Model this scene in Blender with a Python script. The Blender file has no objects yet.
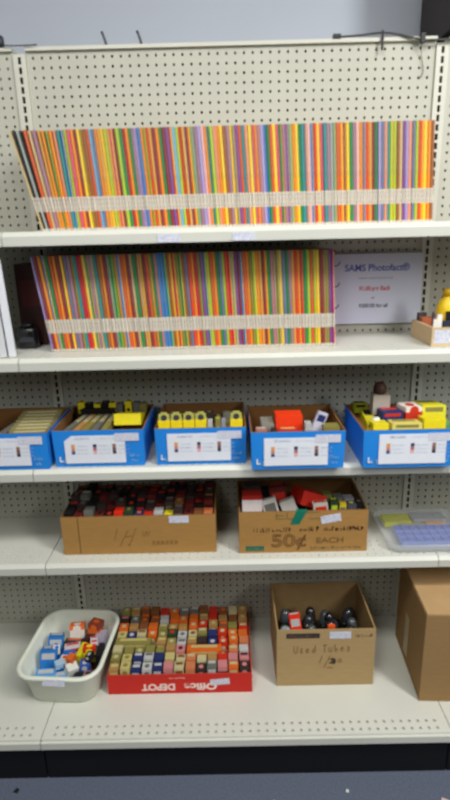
import bpy, math, random
from mathutils import Vector, Matrix, Euler
rnd = random.Random(7)
C = bpy.context.scene.collection
PI = math.pi

# ------------------------------------------------------------------ materials
def lin(c):
    return tuple(((v/255)/12.92 if v/255 <= .04045 else ((v/255+.055)/1.055)**2.4) for v in c) + (1.0,)

MATS = {}
def mat(rgb, rough=.6, var=.06, scale=40., metal=0., spec=.35, bump=0., stretch=(1, 1, 1)):
    key = (rgb, rough, var, scale, metal, spec, bump, stretch)
    if key in MATS: return MATS[key]
    m = bpy.data.materials.new('surface'); m.use_nodes = True
    nt = m.node_tree; b = nt.nodes['Principled BSDF']
    b.inputs['Roughness'].default_value = rough
    b.inputs['Metallic'].default_value = metal
    b.inputs['Specular IOR Level'].default_value = spec
    tc = nt.nodes.new('ShaderNodeTexCoord'); mp = nt.nodes.new('ShaderNodeMapping')
    mp.inputs['Scale'].default_value = stretch
    nz = nt.nodes.new('ShaderNodeTexNoise'); nz.inputs['Scale'].default_value = scale; nz.inputs['Detail'].default_value = 3
    nt.links.new(tc.outputs['Object'], mp.inputs[0]); nt.links.new(mp.outputs[0], nz.inputs['Vector'])
    cr = nt.nodes.new('ShaderNodeValToRGB')
    base = lin(rgb)
    cr.color_ramp.elements[0].position = .3; cr.color_ramp.elements[1].position = .7
    cr.color_ramp.elements[0].color = tuple(v*(1-var) for v in base[:3]) + (1,)
    cr.color_ramp.elements[1].color = tuple(min(1, v*(1+var)) for v in base[:3]) + (1,)
    nt.links.new(nz.outputs['Fac'], cr.inputs[0]); nt.links.new(cr.outputs[0], b.inputs['Base Color'])
    if bump:
        bp = nt.nodes.new('ShaderNodeBump'); bp.inputs['Strength'].default_value = bump; bp.inputs['Distance'].default_value = .002
        nt.links.new(nz.outputs['Fac'], bp.inputs['Height']); nt.links.new(bp.outputs[0], b.inputs['Normal'])
    MATS[key] = m
    return m

def text_flecks(paper, ink, scale=900., stretch=(1, 1, .25), lo=.52, hi=.6):
    """paper with tiny unreadable print"""
    key = ('fleck', paper, ink, scale, stretch, lo)
    if key in MATS: return MATS[key]
    m = mat(paper, .7).copy(); nt = m.node_tree; b = nt.nodes['Principled BSDF']
    cr = [n for n in nt.nodes if n.type == 'VALTORGB'][0]; nz = [n for n in nt.nodes if n.type == 'TEX_NOISE'][0]
    mp = [n for n in nt.nodes if n.type == 'MAPPING'][0]; mp.inputs['Scale'].default_value = stretch
    nz.inputs['Scale'].default_value = scale; nz.inputs['Detail'].default_value = 1
    cr.color_ramp.elements[0].position = lo; cr.color_ramp.elements[1].position = hi
    cr.color_ramp.elements[0].color = lin(paper); cr.color_ramp.elements[1].color = lin(ink)
    MATS[key] = m
    return m

def carpet_mat():
    m = mat((90, 97, 114), .95, .28, 260., spec=.1, bump=.6).copy()
    return m

STEEL = mat((196, 196, 184), .42, .02, 8., spec=.4)
STEELW = mat((206, 207, 198), .38, .02, 8., spec=.4)
PEG = mat((180, 180, 168), .55, .03, 10., spec=.3)
HARD = mat((84, 76, 64), .9)
BLACK = mat((13, 13, 14), .5)
DARKM = mat((30, 30, 34), .45)
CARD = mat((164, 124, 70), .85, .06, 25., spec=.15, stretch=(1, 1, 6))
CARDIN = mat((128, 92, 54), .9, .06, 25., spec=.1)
WHITE = mat((228, 228, 230), .7, .015)
PAPER = mat((214, 216, 228), .75, .02)
STICK = text_flecks((214, 216, 228), (130, 138, 170), 420., (1, 1, 2.2), .56, .62)

# ------------------------------------------------------------------ mesh helpers
class MB:
    def __init__(s): s.v = []; s.f = []; s.m = []
    def box(s, x0, x1, y0, y1, z0, z1, m=0, top=None, front=None, M=None):
        b = len(s.v)
        p = [(x0,y0,z0),(x1,y0,z0),(x1,y1,z0),(x0,y1,z0),(x0,y0,z1),(x1,y0,z1),(x1,y1,z1),(x0,y1,z1)]
        s.v += [tuple(M @ Vector(q)) for q in p] if M else p
        fs = [(0,3,2,1),(4,5,6,7),(0,1,5,4),(1,2,6,5),(2,3,7,6),(3,0,4,7)]
        for i, q in enumerate(fs):
            s.f.append(tuple(b+k for k in q))
            s.m.append(top if i == 1 and top is not None else front if i == 2 and front is not None else m)
        return s
    def quad(s, a, b, c, d, m=0):
        n = len(s.v); s.v += [a, b, c, d]; s.f.append((n, n+1, n+2, n+3)); s.m.append(m); return s
    def prism(s, poly, x0, x1, m=0):
        """poly of (y,z), counter-clockwise seen from +x, extruded along x"""
        n = len(s.v); k = len(poly)
        s.v += [(x0, y, z) for y, z in poly] + [(x1, y, z) for y, z in poly]
        s.f.append(tuple(range(n+k-1, n-1, -1))); s.m.append(m)
        s.f.append(tuple(range(n+k, n+2*k))); s.m.append(m)
        for i in range(k):
            j = (i+1) % k; s.f.append((n+i, n+j, n+k+j, n+k+i)); s.m.append(m)
        return s
    def zprism(s, poly, z0, z1, m=0, top=None):
        n = len(s.v); k = len(poly)
        s.v += [(x, y, z0) for x, y in poly] + [(x, y, z1) for x, y in poly]
        s.f.append(tuple(range(n+k-1, n-1, -1))); s.m.append(m)
        s.f.append(tuple(range(n+k, n+2*k))); s.m.append(m if top is None else top)
        for i in range(k):
            j = (i+1) % k; s.f.append((n+i, n+j, n+k+j, n+k+i)); s.m.append(m)
        return s
    def lathe(s, prof, n=20, M=None, m=0):
        b = len(s.v)
        for r, z in prof:
            for i in range(n):
                a = 2*PI*i/n; q = Vector((r*math.cos(a), r*math.sin(a), z))
                s.v.append(tuple(M @ q) if M else tuple(q))
        for j in range(len(prof)-1):
            for i in range(n):
                k = (i+1) % n
                s.f.append((b+j*n+i, b+j*n+k, b+(j+1)*n+k, b+(j+1)*n+i)); s.m.append(m)
        s.f.append(tuple(b+i for i in range(n-1, -1, -1))); s.m.append(m)
        t = b+(len(prof)-1)*n
        s.f.append(tuple(t+i for i in range(n))); s.m.append(m)
        return s
    def tube(s, pts, r, n=8, m=0):
        pts = [Vector(p) for p in pts]; b = len(s.v)
        for i, p in enumerate(pts):
            d = (pts[min(i+1, len(pts)-1)] - pts[max(i-1, 0)]).normalized()
            u = d.orthogonal().normalized() if i == 0 else (u - d*u.dot(d)).normalized()
            w = d.cross(u)
            for k in range(n):
                a = 2*PI*k/n; s.v.append(tuple(p + (u*math.cos(a)+w*math.sin(a))*r))
        for i in range(len(pts)-1):
            for k in range(n):
                l = (k+1) % n
                s.f.append((b+i*n+k, b+i*n+l, b+(i+1)*n+l, b+(i+1)*n+k)); s.m.append(m)
        s.f.append(tuple(b+i for i in range(n-1, -1, -1))); s.m.append(m)
        t = b+(len(pts)-1)*n; s.f.append(tuple(t+i for i in range(n))); s.m.append(m)
        return s
    def holed(s, nu, nv, pitch, w, h, depth, org, U, V, m=0, mw=0, shape='round'):
        """grid of nu x nv square cells with one hole each; U,V in-plane axes, hole goes along -(UxV)"""
        O = Vector(org); U = Vector(U); V = Vector(V); N = U.cross(V)
        dirs = [(-1,-1),(0,-1),(1,-1),(1,0),(1,1),(0,1),(-1,1),(-1,0)]
        hp = pitch/2
        for j in range(nv):
            for i in range(nu):
                c = O + U*((i+.5)*pitch) + V*((j+.5)*pitch); b = len(s.v)
                for du, dv in dirs: s.v.append(tuple(c + U*(du*hp) + V*(dv*hp)))
                for du, dv in dirs:
                    q = .7071 if du and dv and shape == 'round' else 1
                    s.v.append(tuple(c + U*(du*w/2*q) + V*(dv*h/2*q)))
                for k in range(8): s.v.append(tuple(Vector(s.v[b+8+k]) - N*depth))
                for k in range(8):
                    l = (k+1) % 8
                    s.f.append((b+k, b+l, b+8+l, b+8+k)); s.m.append(m)
                    s.f.append((b+8+k, b+8+l, b+16+l, b+16+k)); s.m.append(mw)
        return s
    def mesh(s, name, smooth=False):
        me = bpy.data.meshes.new(name); me.from_pydata(s.v, [], s.f)
        me.polygons.foreach_set('material_index', s.m)
        if smooth: me.polygons.foreach_set('use_smooth', [True]*len(s.f))
        me.update(); return me
    def obj(s, name, mats, parent=None, smooth=False):
        me = s.mesh(name, smooth)
        for m in (mats if isinstance(mats, (list, tuple)) else [mats]): me.materials.append(m)
        return link(name, me, parent)

def link(name, data, parent=None):
    o = bpy.data.objects.new(name, data); C.objects.link(o)
    if parent is not None: o.parent = parent
    return o

def tag(o, label, cat, group=None):
    o['label'] = label; o['category'] = cat
    if group: o['group'] = group
    return o

def thing(name, label, cat, loc=(0, 0, 0), rot=(0, 0, 0), group=None):
    o = link(name, None); o.location = loc; o.rotation_euler = rot; o.empty_display_size = .05
    return tag(o, label, cat, group)

def bevel(o, w, seg=2):
    md = o.modifiers.new('bevel', 'BEVEL'); md.width = w; md.segments = seg; md.limit_method = 'ANGLE'
    return o

def lettering(body, size, material, parent, loc, name='lettering', rot=(PI/2, 0, 0), width=None, outline=0., align='CENTER', bold=0.):
    cu = bpy.data.curves.new(name, 'FONT'); cu.body = body; cu.size = size; cu.align_x = align; cu.align_y = 'CENTER'
    if outline: cu.fill_mode = 'NONE'; cu.bevel_depth = outline
    else: cu.extrude = .0003; cu.offset = bold
    t = bpy.data.objects.new(name, cu); C.objects.link(t)
    bpy.context.view_layer.update()
    me = bpy.data.meshes.new_from_object(t.evaluated_get(bpy.context.evaluated_depsgraph_get()))
    bpy.data.objects.remove(t); bpy.data.curves.remove(cu)
    if width:
        xs = [v.co.x for v in me.vertices]; k = width/(max(xs)-min(xs))
        for v in me.vertices: v.co.x *= k
    me.materials.clear(); me.materials.append(material)
    o = link(name, me, parent); o.location = loc; o.rotation_euler = rot
    return o

def scribble(x0, x1, z, h, y, material, parent, name='lettering', seed=0, thick=.0012, slope=0.):
    """a line of print too blurred to read: short upright strokes of uneven height"""
    r = random.Random(seed); mb = MB(); x = x0
    while x < x1:
        w = r.uniform(.5, 1.0)*thick; hh = h*r.choice([.55, .6, .6, .9, 1.])
        zz = z + (x-x0)*slope
        mb.box(x, x+w, y-.0003, y, zz, zz+hh)
        if r.random() < .6: mb.box(x, x+thick*2, y-.0003, y, zz+hh*r.choice([0, .45, .9]), zz+hh*r.choice([0, .45, .9])+thick*.8)
        x += thick*r.uniform(1.6, 3.4)
    return mb.obj(name, material, parent)

def strokes(polys, r, material, parent, name='lettering'):
    mb = MB()
    for p in polys: mb.tube(p, r, 5)
    return mb.obj(name, material, parent)

def structure(o): o['kind'] = 'structure'; return o

# ------------------------------------------------------------------ the room
floor = structure(MB().box(-4, 5, -6, .4, -.05, 0).obj('floor', carpet_mat()))
wall = structure(MB().box(-4, 5, .30, .40, 0, 3.2).obj('wall_back', mat((168, 174, 186), .8, .02, 3.)))

# ------------------------------------------------------------------ shelving
W = 1.219
LIP = [1.596, 1.261, .927, .610]
SURF = [1.606, 1.270, .936, .619]
DEP = .313
peg = MB()
NC, NR, PT = 46, 76, .0254
PX0 = (W - NC*PT)/2; PZ0 = .1723
peg.holed(NC, NR, PT, .0072, .0090, .005, (PX0, 0, PZ0), (1, 0, 0), (0, 0, 1), 0, 0)
ZT = PZ0+NR*PT
peg.box(.0185, PX0, 0, .006, PZ0, 2.108).box(PX0+NC*PT, W-.0185, 0, .006, PZ0, 2.108).box(PX0, PX0+NC*PT, 0, .006, ZT, 2.108)
peg.box(.021, W-.021, 0, .006, .14, PZ0).box(.0185, W-.0185, .010, .014, .14, 2.108, 1)
peg_me = peg.mesh('pegboard'); peg_me.materials.append(PEG); peg_me.materials.append(HARD)

upr = MB()
NS = 76
upr.holed(1, NS, PT, .0088, .018, .004, (-PT/2, -.007, .165), (1, 0, 0), (0, 0, 1), 0, 0, 'square')
upr.box(-.018, -PT/2, -.007, .03, 0, 2.1).box(PT/2, .018, -.007, .03, 0, 2.1)
upr.box(-PT/2, PT/2, .024, .03, 0, 2.1, 1)  # channel back coloured black, standing in for the shade inside the slots
upr.box(-PT/2, PT/2, -.007, .03, .165+NS*PT, 2.1).box(-PT/2, PT/2, -.007, .02, 0, .165)
upr_me = upr.mesh('upright'); upr_me.materials.append(STEEL); upr_me.materials.append(BLACK)

def shelf_mesh(k):
    z = SURF[k]; l = LIP[k]; mb = MB(); g = .0012; N = 46; x0 = (W-N*PT)/2
    rows = 4; ys = -DEP+.012
    # holed strip along the front, slab behind it
    mb.holed(N, rows, PT, .0075, .008, .004, (x0, ys, z), (1, 0, 0), (0, 1, 0))
    yb = ys+rows*PT
    mb.box(g, W-g, yb, -.0085, z-.022, z).box(.021, W-.021, -.0085, -.001, z-.022, z)
    mb.box(g, W-g, ys, yb, z-.022, z-.004)
    mb.box(g, x0, ys, yb, z-.004, z).box(W-x0, W-g, ys, yb, z-.004, z)
    # rolled front lip
    mb.prism([(ys, z), (ys, z-.022), (ys, l-.026), (-DEP, l-.026), (-DEP-.0015, l-.002), (-DEP+.003, l+.003), (-DEP+.008, z)], g, W-g)
    return mb.mesh('shelf')
shelf_me = [shelf_mesh(k) for k in range(4)]
for m_ in shelf_me: m_.materials.append(STEELW)

BD = .528
bs = MB(); N = 46; x0 = (W-N*PT)/2; g = .0012; ys = -BD+.0085
bs.holed(N, 2, PT, .0095, .011, .006, (x0, ys, .164), (1, 0, 0), (0, 1, 0))
bs.box(g, W-g, ys+2*PT, -.0085, .14, .164).box(.021, W-.021, -.0085, -.001, .14, .164).box(g, W-g, ys, ys+2*PT, .14, .156)
bs.box(g, x0, ys, ys+2*PT, .156, .164).box(W-x0, W-g, ys, ys+2*PT, .156, .164)
bs.prism([(ys, .164), (ys, .14), (-BD+.006, .140), (-BD+.006, .162), (-BD+.0075, .164)], g, W-g)
bs.box(g, W-g, -BD-.002, -BD+.006, .133, .1555)
base_me = bs.mesh('base_shelf'); base_me.materials.append(STEELW)

def gondola(name, label, x, uprights):
    t = thing(name, label, 'shelving unit', (x, 0, 0))
    link('back_panel', peg_me, t)
    for u in uprights: link('upright', upr_me, t).location = (u, 0, 0)
    MB().box(.019, W-.019, -.010, .27, 2.107, 2.1165).obj('top_rail', STEEL, t)
    sh = [link('shelf', m, t) for m in shelf_me]
    link('base_shelf', base_me, t)
    MB().box(.002, W-.002, -BD+.018, -.05, .001, .130).obj('kick_plate', BLACK, t)
    return t, sh
unit, shelves = gondola('shelving_unit', 'middle beige metal shelving unit with pegboard back carrying both folder rows', 0, (0, W))
gondola('shelving_unit', 'beige shelving unit cut off at the left edge, holding the white binders', -W, ())
gondola('shelving_unit', 'beige shelving unit cut off at the right edge, holding the wooden tray', W, ())
for x in (.405, .6):
    tg = MB().box(x, x+.058, -DEP-.0027, -DEP-.0017, 1.571, 1.592).obj('price_tag', STICK, shelves[0]); tg['label'] = 'white paper price tag'

# ------------------------------------------------------------------ folders
PAL = {
 'tan': (196,168,112), 'black': (40,40,42), 'grey': (158,166,160), 'vermilion': (206,74,34), 'mauve': (150,104,126), 'ochre': (206,140,48),
 'orange': (232,124,24), 'green': (26,124,62), 'yellow': (240,196,36), 'salmon': (218,128,98), 'blue': (50,110,182), 'sky-blue': (94,164,206),
 'lime': (160,188,40), 'rose': (204,66,92), 'maroon': (126,36,48), 'olive': (128,118,38), 'brown': (140,78,40), 'crimson': (194,24,46),
 'lavender': (150,134,196), 'red': (212,52,28), 'purple': (116,62,136), 'pink': (222,160,160), 'teal': (30,128,130), 'slate': (92,106,138),
 'magenta': (170,36,120), 'sage': (120,142,112),
}
ROW1 = '''tan black grey black vermilion tan mauve ochre orange green orange salmon teal
blue lime rose orange maroon yellow olive brown vermilion sky-blue slate orange ochre yellow lime ochre rose maroon lime green
crimson orange green mauve lavender blue orange olive red ochre maroon orange green maroon purple vermilion sky-blue lime
red ochre maroon orange sage mauve lavender pink orange teal lime salmon orange yellow brown
mauve yellow sage purple vermilion teal salmon yellow rose orange mauve lavender blue green vermilion yellow rose
green mauve purple sage orange yellow green teal mauve pink blue red yellow rose
teal mauve grey sage vermilion orange maroon yellow green mauve pink orange slate red
ochre maroon green lavender slate salmon teal lime lime brown tan purple lavender salmon slate lime red orange yellow orange brown'''.split()
ROW2 = '''lavender maroon orange blue green vermilion orange maroon yellow slate mauve brown teal crimson red yellow
green mauve tan teal brown orange maroon sage green olive blue vermilion orange maroon tan green
brown ochre maroon vermilion olive green mauve blue blue teal brown orange crimson olive green brown slate
red orange crimson olive purple teal lime vermilion orange green slate lime red crimson sage
purple maroon blue vermilion orange olive lime orange ochre maroon orange green mauve mauve olive yellow
slate green mauve ochre red orange crimson green lime vermilion lime yellow maroon brown olive purple magenta'''.split()

ACC = ['same']*12 + ['yellow', 'yellow', 'tan', 'lime', 'orange']
def tone(name, k):
    r, g, b = PAL[name]
    if name not in ('black', 'grey'): r, g, b = [int(.88*c+.12*q) for c, q in zip((r, g, b), (240, 228, 205))]
    if k == 'ink':      # the finely screened upper print is a little greyer
        y = (r+g+b)/3; r, g, b = [int(.86*c+.14*y) for c in (r, g, b)]
    return mat((r, g, b), .5, .05, 60., spec=.25)
CREAM = mat((208, 200, 186), .7)
FLECK = text_flecks((206, 198, 186), (136, 124, 118), 700., (1, 1, .18), .5, .6)
DOTS = text_flecks((222, 218, 206), (120, 110, 100), 600., (.6, 1, .5), .5, .6)

def folder_meshes(t, H):
    D = .213; e = .0007
    zs = [0, .028, .20, .345, .49, 1.0]
    cov = MB()
    prof = [(0, .003), (t*.12, .0006), (t*.35, 0), (t*.74, 0), (t*.9, .0006), (t, .003)]
    for i in range(5):
        for j in range(len(prof)-1):
            a, b = prof[j], prof[j+1]
            if i == 0: m = 4
            elif i == 2: m = 5
            else: m = (0 if j < 3 else 2) if i == 4 else (1 if j < 3 else 3)
            cov.quad((a[0], a[1], zs[i]*H), (b[0], b[1], zs[i]*H), (b[0], b[1], zs[i+1]*H), (a[0], a[1], zs[i+1]*H), m)
    for x, m in ((0, 0), (t-e, 2)):
        cov.box(x, x+e, .003, D, 0, H, 0)
    cov.box(e, t-e, .0028, .0034, 0, H, 4)      # inside of the spine
    pg = MB().box(e, t-e, .004, D-.003, .002, H-.002)
    # printed number strip on the white band: dark specks, and a row of dots above
    lb = MB().quad((t*.3, -.0002, .21*H), (t*.7, -.0002, .21*H), (t*.7, -.0002, .335*H), (t*.3, -.0002, .335*H))
    return cov.mesh('cover'), pg.mesh('pages'), lb.mesh('spine_label')

ORD = {}
def ordinal(n):
    ones = 'zeroth first second third fourth fifth sixth seventh eighth ninth tenth eleventh twelfth thirteenth fourteenth fifteenth sixteenth seventeenth eighteenth nineteenth'.split()
    tens = {20: 'twent', 30: 'thirt', 40: 'fort', 50: 'fift', 60: 'sixt', 70: 'sevent', 80: 'eight', 90: 'ninet'}
    if n < 20: return ones[n]
    if n >= 100: return 'hundredth' if n == 100 else 'hundred-and-' + ordinal(n-100)
    q, r = n//10*10, n % 10
    return tens[q] + ('ieth' if r == 0 else 'y-' + ones[r])
def an(w): return ('an ' if w[0] in 'aeiou' else 'a ') + w

def folder_row(row, xa, xb, z, H, lean, rowname, group):
    n = len(row)
    wts = [rnd.choice([.86, 1., 1., 1.14]) if i > 3 or n < 100 else .7 for i in range(n)]
    ang = [lean(i) for i in range(n)]
    k = (xb-xa)/sum(w/math.cos(a) for w, a in zip(wts, ang))
    cache = {}
    x = xa
    for i, c in enumerate(row):
        w = wts[i]; t = w*k - .0003
        if w not in cache:
            cache[w] = folder_meshes(t, H)
            for _ in range(6): cache[w][0].materials.append(CREAM)
            cache[w][1].materials.append(CREAM); cache[w][2].materials.append(FLECK)
        prev = row[i-1] if i else None
        if i == 0: lb = 'leaning %s-spined folder at the left end of the %s' % (c, rowname)
        elif i == n-1: lb = '%s-spined folder closing the right end of the %s' % (c, rowname)
        else: lb = '%s-spined folder right of %s one, %s from left in the %s' % (c, an(prev), ordinal(i+1), rowname)
        f = thing('paper_folder', lb, 'folder', (x, -.22+rnd.uniform(-.0025, .0025), z+.0006), (0, -ang[i], 0), group)
        f.scale = (1, 1, 1 + (.03*(1-i/9) if n > 100 and i < 9 else 0))
        a = rnd.choice(ACC); a = c if a == 'same' or c in ('black', 'grey') else a
        cov = link('cover', cache[w][0], f)
        for s_, m in enumerate([tone(c, 'ink'), tone(c, ''), tone(a, 'ink'), tone(a, '')]):
            cov.material_slots[s_].link = 'OBJECT'; cov.material_slots[s_].material = m
        link('pages', cache[w][1], f); link('spine_label', cache[w][2], f)
        x += w*k/math.cos(ang[i])
R = math.radians
folder_row(ROW1, .079, 1.151, SURF[0], .2545, lambda i: R(3.0 + 1.3*max(0, 1-i/90) + 9.0*max(0, 1-i/14)**1.2), 'upper row', 'paper folders in the upper row')
folder_row(ROW2, .067, .896, SURF[1], .272, lambda i: R(2.8 + 1.0*max(0, 1-i/60) + 3.2*max(0, 1-i/9)), 'lower row', 'paper folders in the lower row')

# ------------------------------------------------------------------ second shelf: sign, binders, black case, wooden tray
sign = thing('price_sign', 'white paper price sign hung on the pegboard right of the lower folder row', 'sign', (.925, -.013, 1.301), (R(-1.2), 0, 0))
bevel(MB().box(0, .283, -.001, .0005, 0, .22).obj('sheet', mat((206, 211, 230), .7, .015, 6.), sign), .0004)
INKB = mat((86, 102, 176), .6); INKR = mat((202, 88, 92), .6); INKD = mat((88, 90, 108), .6)
lettering('SAMS Photofact\u00ae', .03, INKB, sign, (.137, -.0014, .176), width=.205, bold=.0005)
scribble(.08, .19, .142, .006, -.0011, mat((150, 152, 170), .7), sign, seed=3, thick=.0009)
lettering('$1.00 per Each', .019, INKR, sign, (.132, -.0014, .112), width=.098, bold=.0005)
lettering('or', .012, INKD, sign, (.128, -.0014, .083))
lettering('$200.00 for all', .017, INKD, sign, (.13, -.0014, .057), width=.092, bold=.0004)
for i, z in enumerate((1.485, 1.42, 1.352)):
    x = .928
    h = MB().tube([(x-.004, .004, z), (x-.002, -.014, z+.001), (x+.002, -.034, z+.003), (x+.006, -.045, z+.008), (x+.008, -.048, z+.016)], .0016).obj('peg_hook', DARKM, None, True)
    tag(h, ['dark peg hook at the top left corner of the price sign', 'dark peg hook halfway down the left edge of the price sign', 'dark peg hook near the bottom left of the price sign'][i], 'hook')

def binder(name, label, x, y, t, lean, lc):
    b = thing(name, label, 'binder', (x, y, SURF[1]+.0012), (0, R(lean), R(21.5)))
    c = MB().box(0, .003, .001, .235, 0, .265).box(t-.003, t, .001, .235, 0, .265).box(0, t, -.001, .001, 0, .265)
    bevel(c.obj('cover', mat(lc, .4, .02), b), .0008)
    MB().box(.0035, t-.0035, .004, .226, .004, .258).obj('pages', mat((214, 206, 188), .8), b)
    return b
binder('ring_binder', 'white ring binder nearest the black case left of the lower folder row', -.0335, -.287, .0205, -2.0, (212, 214, 220))
binder('ring_binder', 'white ring binder at the left picture edge, second from the black case', -.0575, -.292, .0205, -2.0, (200, 202, 206))

bx = thing('reel_box', 'dark red-brown box standing behind the black case on the second shelf', 'box', (-.060, -.098, SURF[1]+.0008), (0, 0, R(0)))
bevel(MB().box(0, .078, 0, .09, 0, .248).obj('carton', mat((58, 26, 20), .6), bx), .002)
MB().box(.012, .066, -.0006, 0, .12, .2).obj('print_panel', mat((84, 30, 22), .6), bx)
ck = thing('black_case', 'glossy black rounded case between white binders and the lower folder row', 'case', (-.027, -.132, SURF[1]+.0008), (0, 0, R(8)))
pts = []
for i in range(24):
    a = 2*PI*i/24; ca, sa = math.cos(a), math.sin(a)
    pts.append((math.copysign(abs(ca)**.6, ca)*.031, math.copysign(abs(sa)**.6, sa)*.034))
mb = MB()
def ring_loft(mb, rings, m=0, cap0=True, cap1=True):
    n = len(rings[0]); b = len(mb.v)
    for r_ in rings: mb.v += r_
    for j in range(len(rings)-1):
        for i in range(n):
            k = (i+1) % n; mb.f.append((b+j*n+i, b+j*n+k, b+(j+1)*n+k, b+(j+1)*n+i)); mb.m.append(m)
    if cap0: mb.f.append(tuple(b+i for i in range(n-1, -1, -1))); mb.m.append(m)
    if cap1: t = b+(len(rings)-1)*n; mb.f.append(tuple(t+i for i in range(n))); mb.m.append(m)
ring_loft(mb, [[(x*s, y*s, z) for x, y in pts] for s, z in ((.86, 0), (.97, .004), (1, .012), (1, .05), (.95, .058), (.8, .063))])
mb.obj('body', mat((16, 16, 18), .25, .1, spec=.6), ck, True)
mb = MB(); ring_loft(mb, [[(x*s, y*s, z) for x, y in pts] for s, z in ((.55, .063), (.55, .07), (.45, .074))])
mb.obj('knob', mat((26, 26, 28), .3), ck, True)
MB().box(-.02, .02, -.0352, -.0342, .022, .036).obj('plate', mat((70, 72, 78), .3, metal=.5), ck)

def open_box(mb, w, d, h, t=.004, taper=0., mo=0, mi=1):
    """open carton standing on its base; outer faces mo, inside and rim mi"""
    b = len(mb.v); k = taper
    P = [(0+k, 0+k, 0), (w-k, 0+k, 0), (w-k, d-k, 0), (0+k, d-k, 0), (0, 0, h), (w, 0, h), (w, d, h), (0, d, h)]
    Q = [(t+k, t+k, t), (w-t-k, t+k, t), (w-t-k, d-t-k, t), (t+k, d-t-k, t), (t, t, h), (w-t, t, h), (w-t, d-t, h), (t, d-t, h)]
    mb.v += P + Q
    for f in [(0,3,2,1), (0,1,5,4), (1,2,6,5), (2,3,7,6), (3,0,4,7)]: mb.f.append(tuple(b+i for i in f)); mb.m.append(mo)
    for f in [(8,9,10,11), (8,12,13,9), (9,13,14,10), (10,14,15,11), (11,15,12,8)]: mb.f.append(tuple(b+i for i in f)); mb.m.append(mi)
    for f in [(4,5,13,12), (5,6,14,13), (6,7,15,14), (7,4,12,15)]: mb.f.append(tuple(b+i for i in f)); mb.m.append(mi)
    return mb

WOOD = mat((204, 180, 138), .6, .1, 18., stretch=(1, 8, 8))
tr = thing('wooden_tray', 'shallow pale wooden tray with a white sticker right of the price sign', 'tray', (1.157, -.268, SURF[1]+.0008))
open_box(MB(), .30, .175, .052, .008).obj('tray_body', [WOOD, WOOD], tr)
MB().box(.006, .075, -.0008, 0, .008, .046).obj('price_sticker', STICK, tr)
def card(label, x, y, w, h, d, col, rot=0., tilt=0., name='index_card', cat='card'):
    o = MB().box(0, w, 0, d, 0, h).obj(name, mat(col, .7))
    o.location = (x, y, SURF[1]+.0095); o.rotation_euler = (R(tilt), 0, R(rot)); tag(o, label, cat); return o
card('short white card standing at the front left of the wooden tray', 1.168, -.243, .012, .064, .004, (226, 222, 214))
card('tall white card standing behind the short one in the wooden tray', 1.1835, -.228, .014, .075, .005, (230, 228, 222))
card('small rust-coloured carton at the back left of the wooden tray', 1.168, -.15, .030, .056, .026, (160, 88, 56), 0, 0, 'small_carton', 'carton')
card('dark grey carton at the rear corner of the wooden tray', 1.168, -.12, .024, .066, .018, (70, 66, 70), 0, 0, 'small_carton', 'carton')
card('mauve-grey carton beside the rust one in the wooden tray', 1.2005, -.155, .014, .064, .02, (120, 104, 130), 0, 0, 'small_carton', 'carton')
yb = thing('yellow_bottle', 'yellow rounded bottle with a black emblem standing in the wooden tray', 'bottle', (1.236, -.155, SURF[1]+.0095))
MB().lathe([(.024, 0), (.029, .006), (.030, .06), (.029, .085), (.022, .105), (.013, .114), (.012, .12)], 24).obj('body', mat((226, 190, 30), .35), yb, True)
MB().lathe([(.014, .12), (.014, .138), (.012, .14)], 20).obj('cap', mat((214, 172, 20), .4), yb, True)
MB().box(-.012, .012, -.0312, -.029, .05, .078).obj('emblem', BLACK, yb)
card('navy blue carton lying at the front of the wooden tray', 1.204, -.222, .035, .052, .03, (40, 44, 66), 0, 0, 'small_carton', 'carton')
card('pale lilac carton next to the navy one in the wooden tray', 1.242, -.232, .03, .05, .03, (190, 186, 214), 0, 0, 'small_carton', 'carton')

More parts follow.
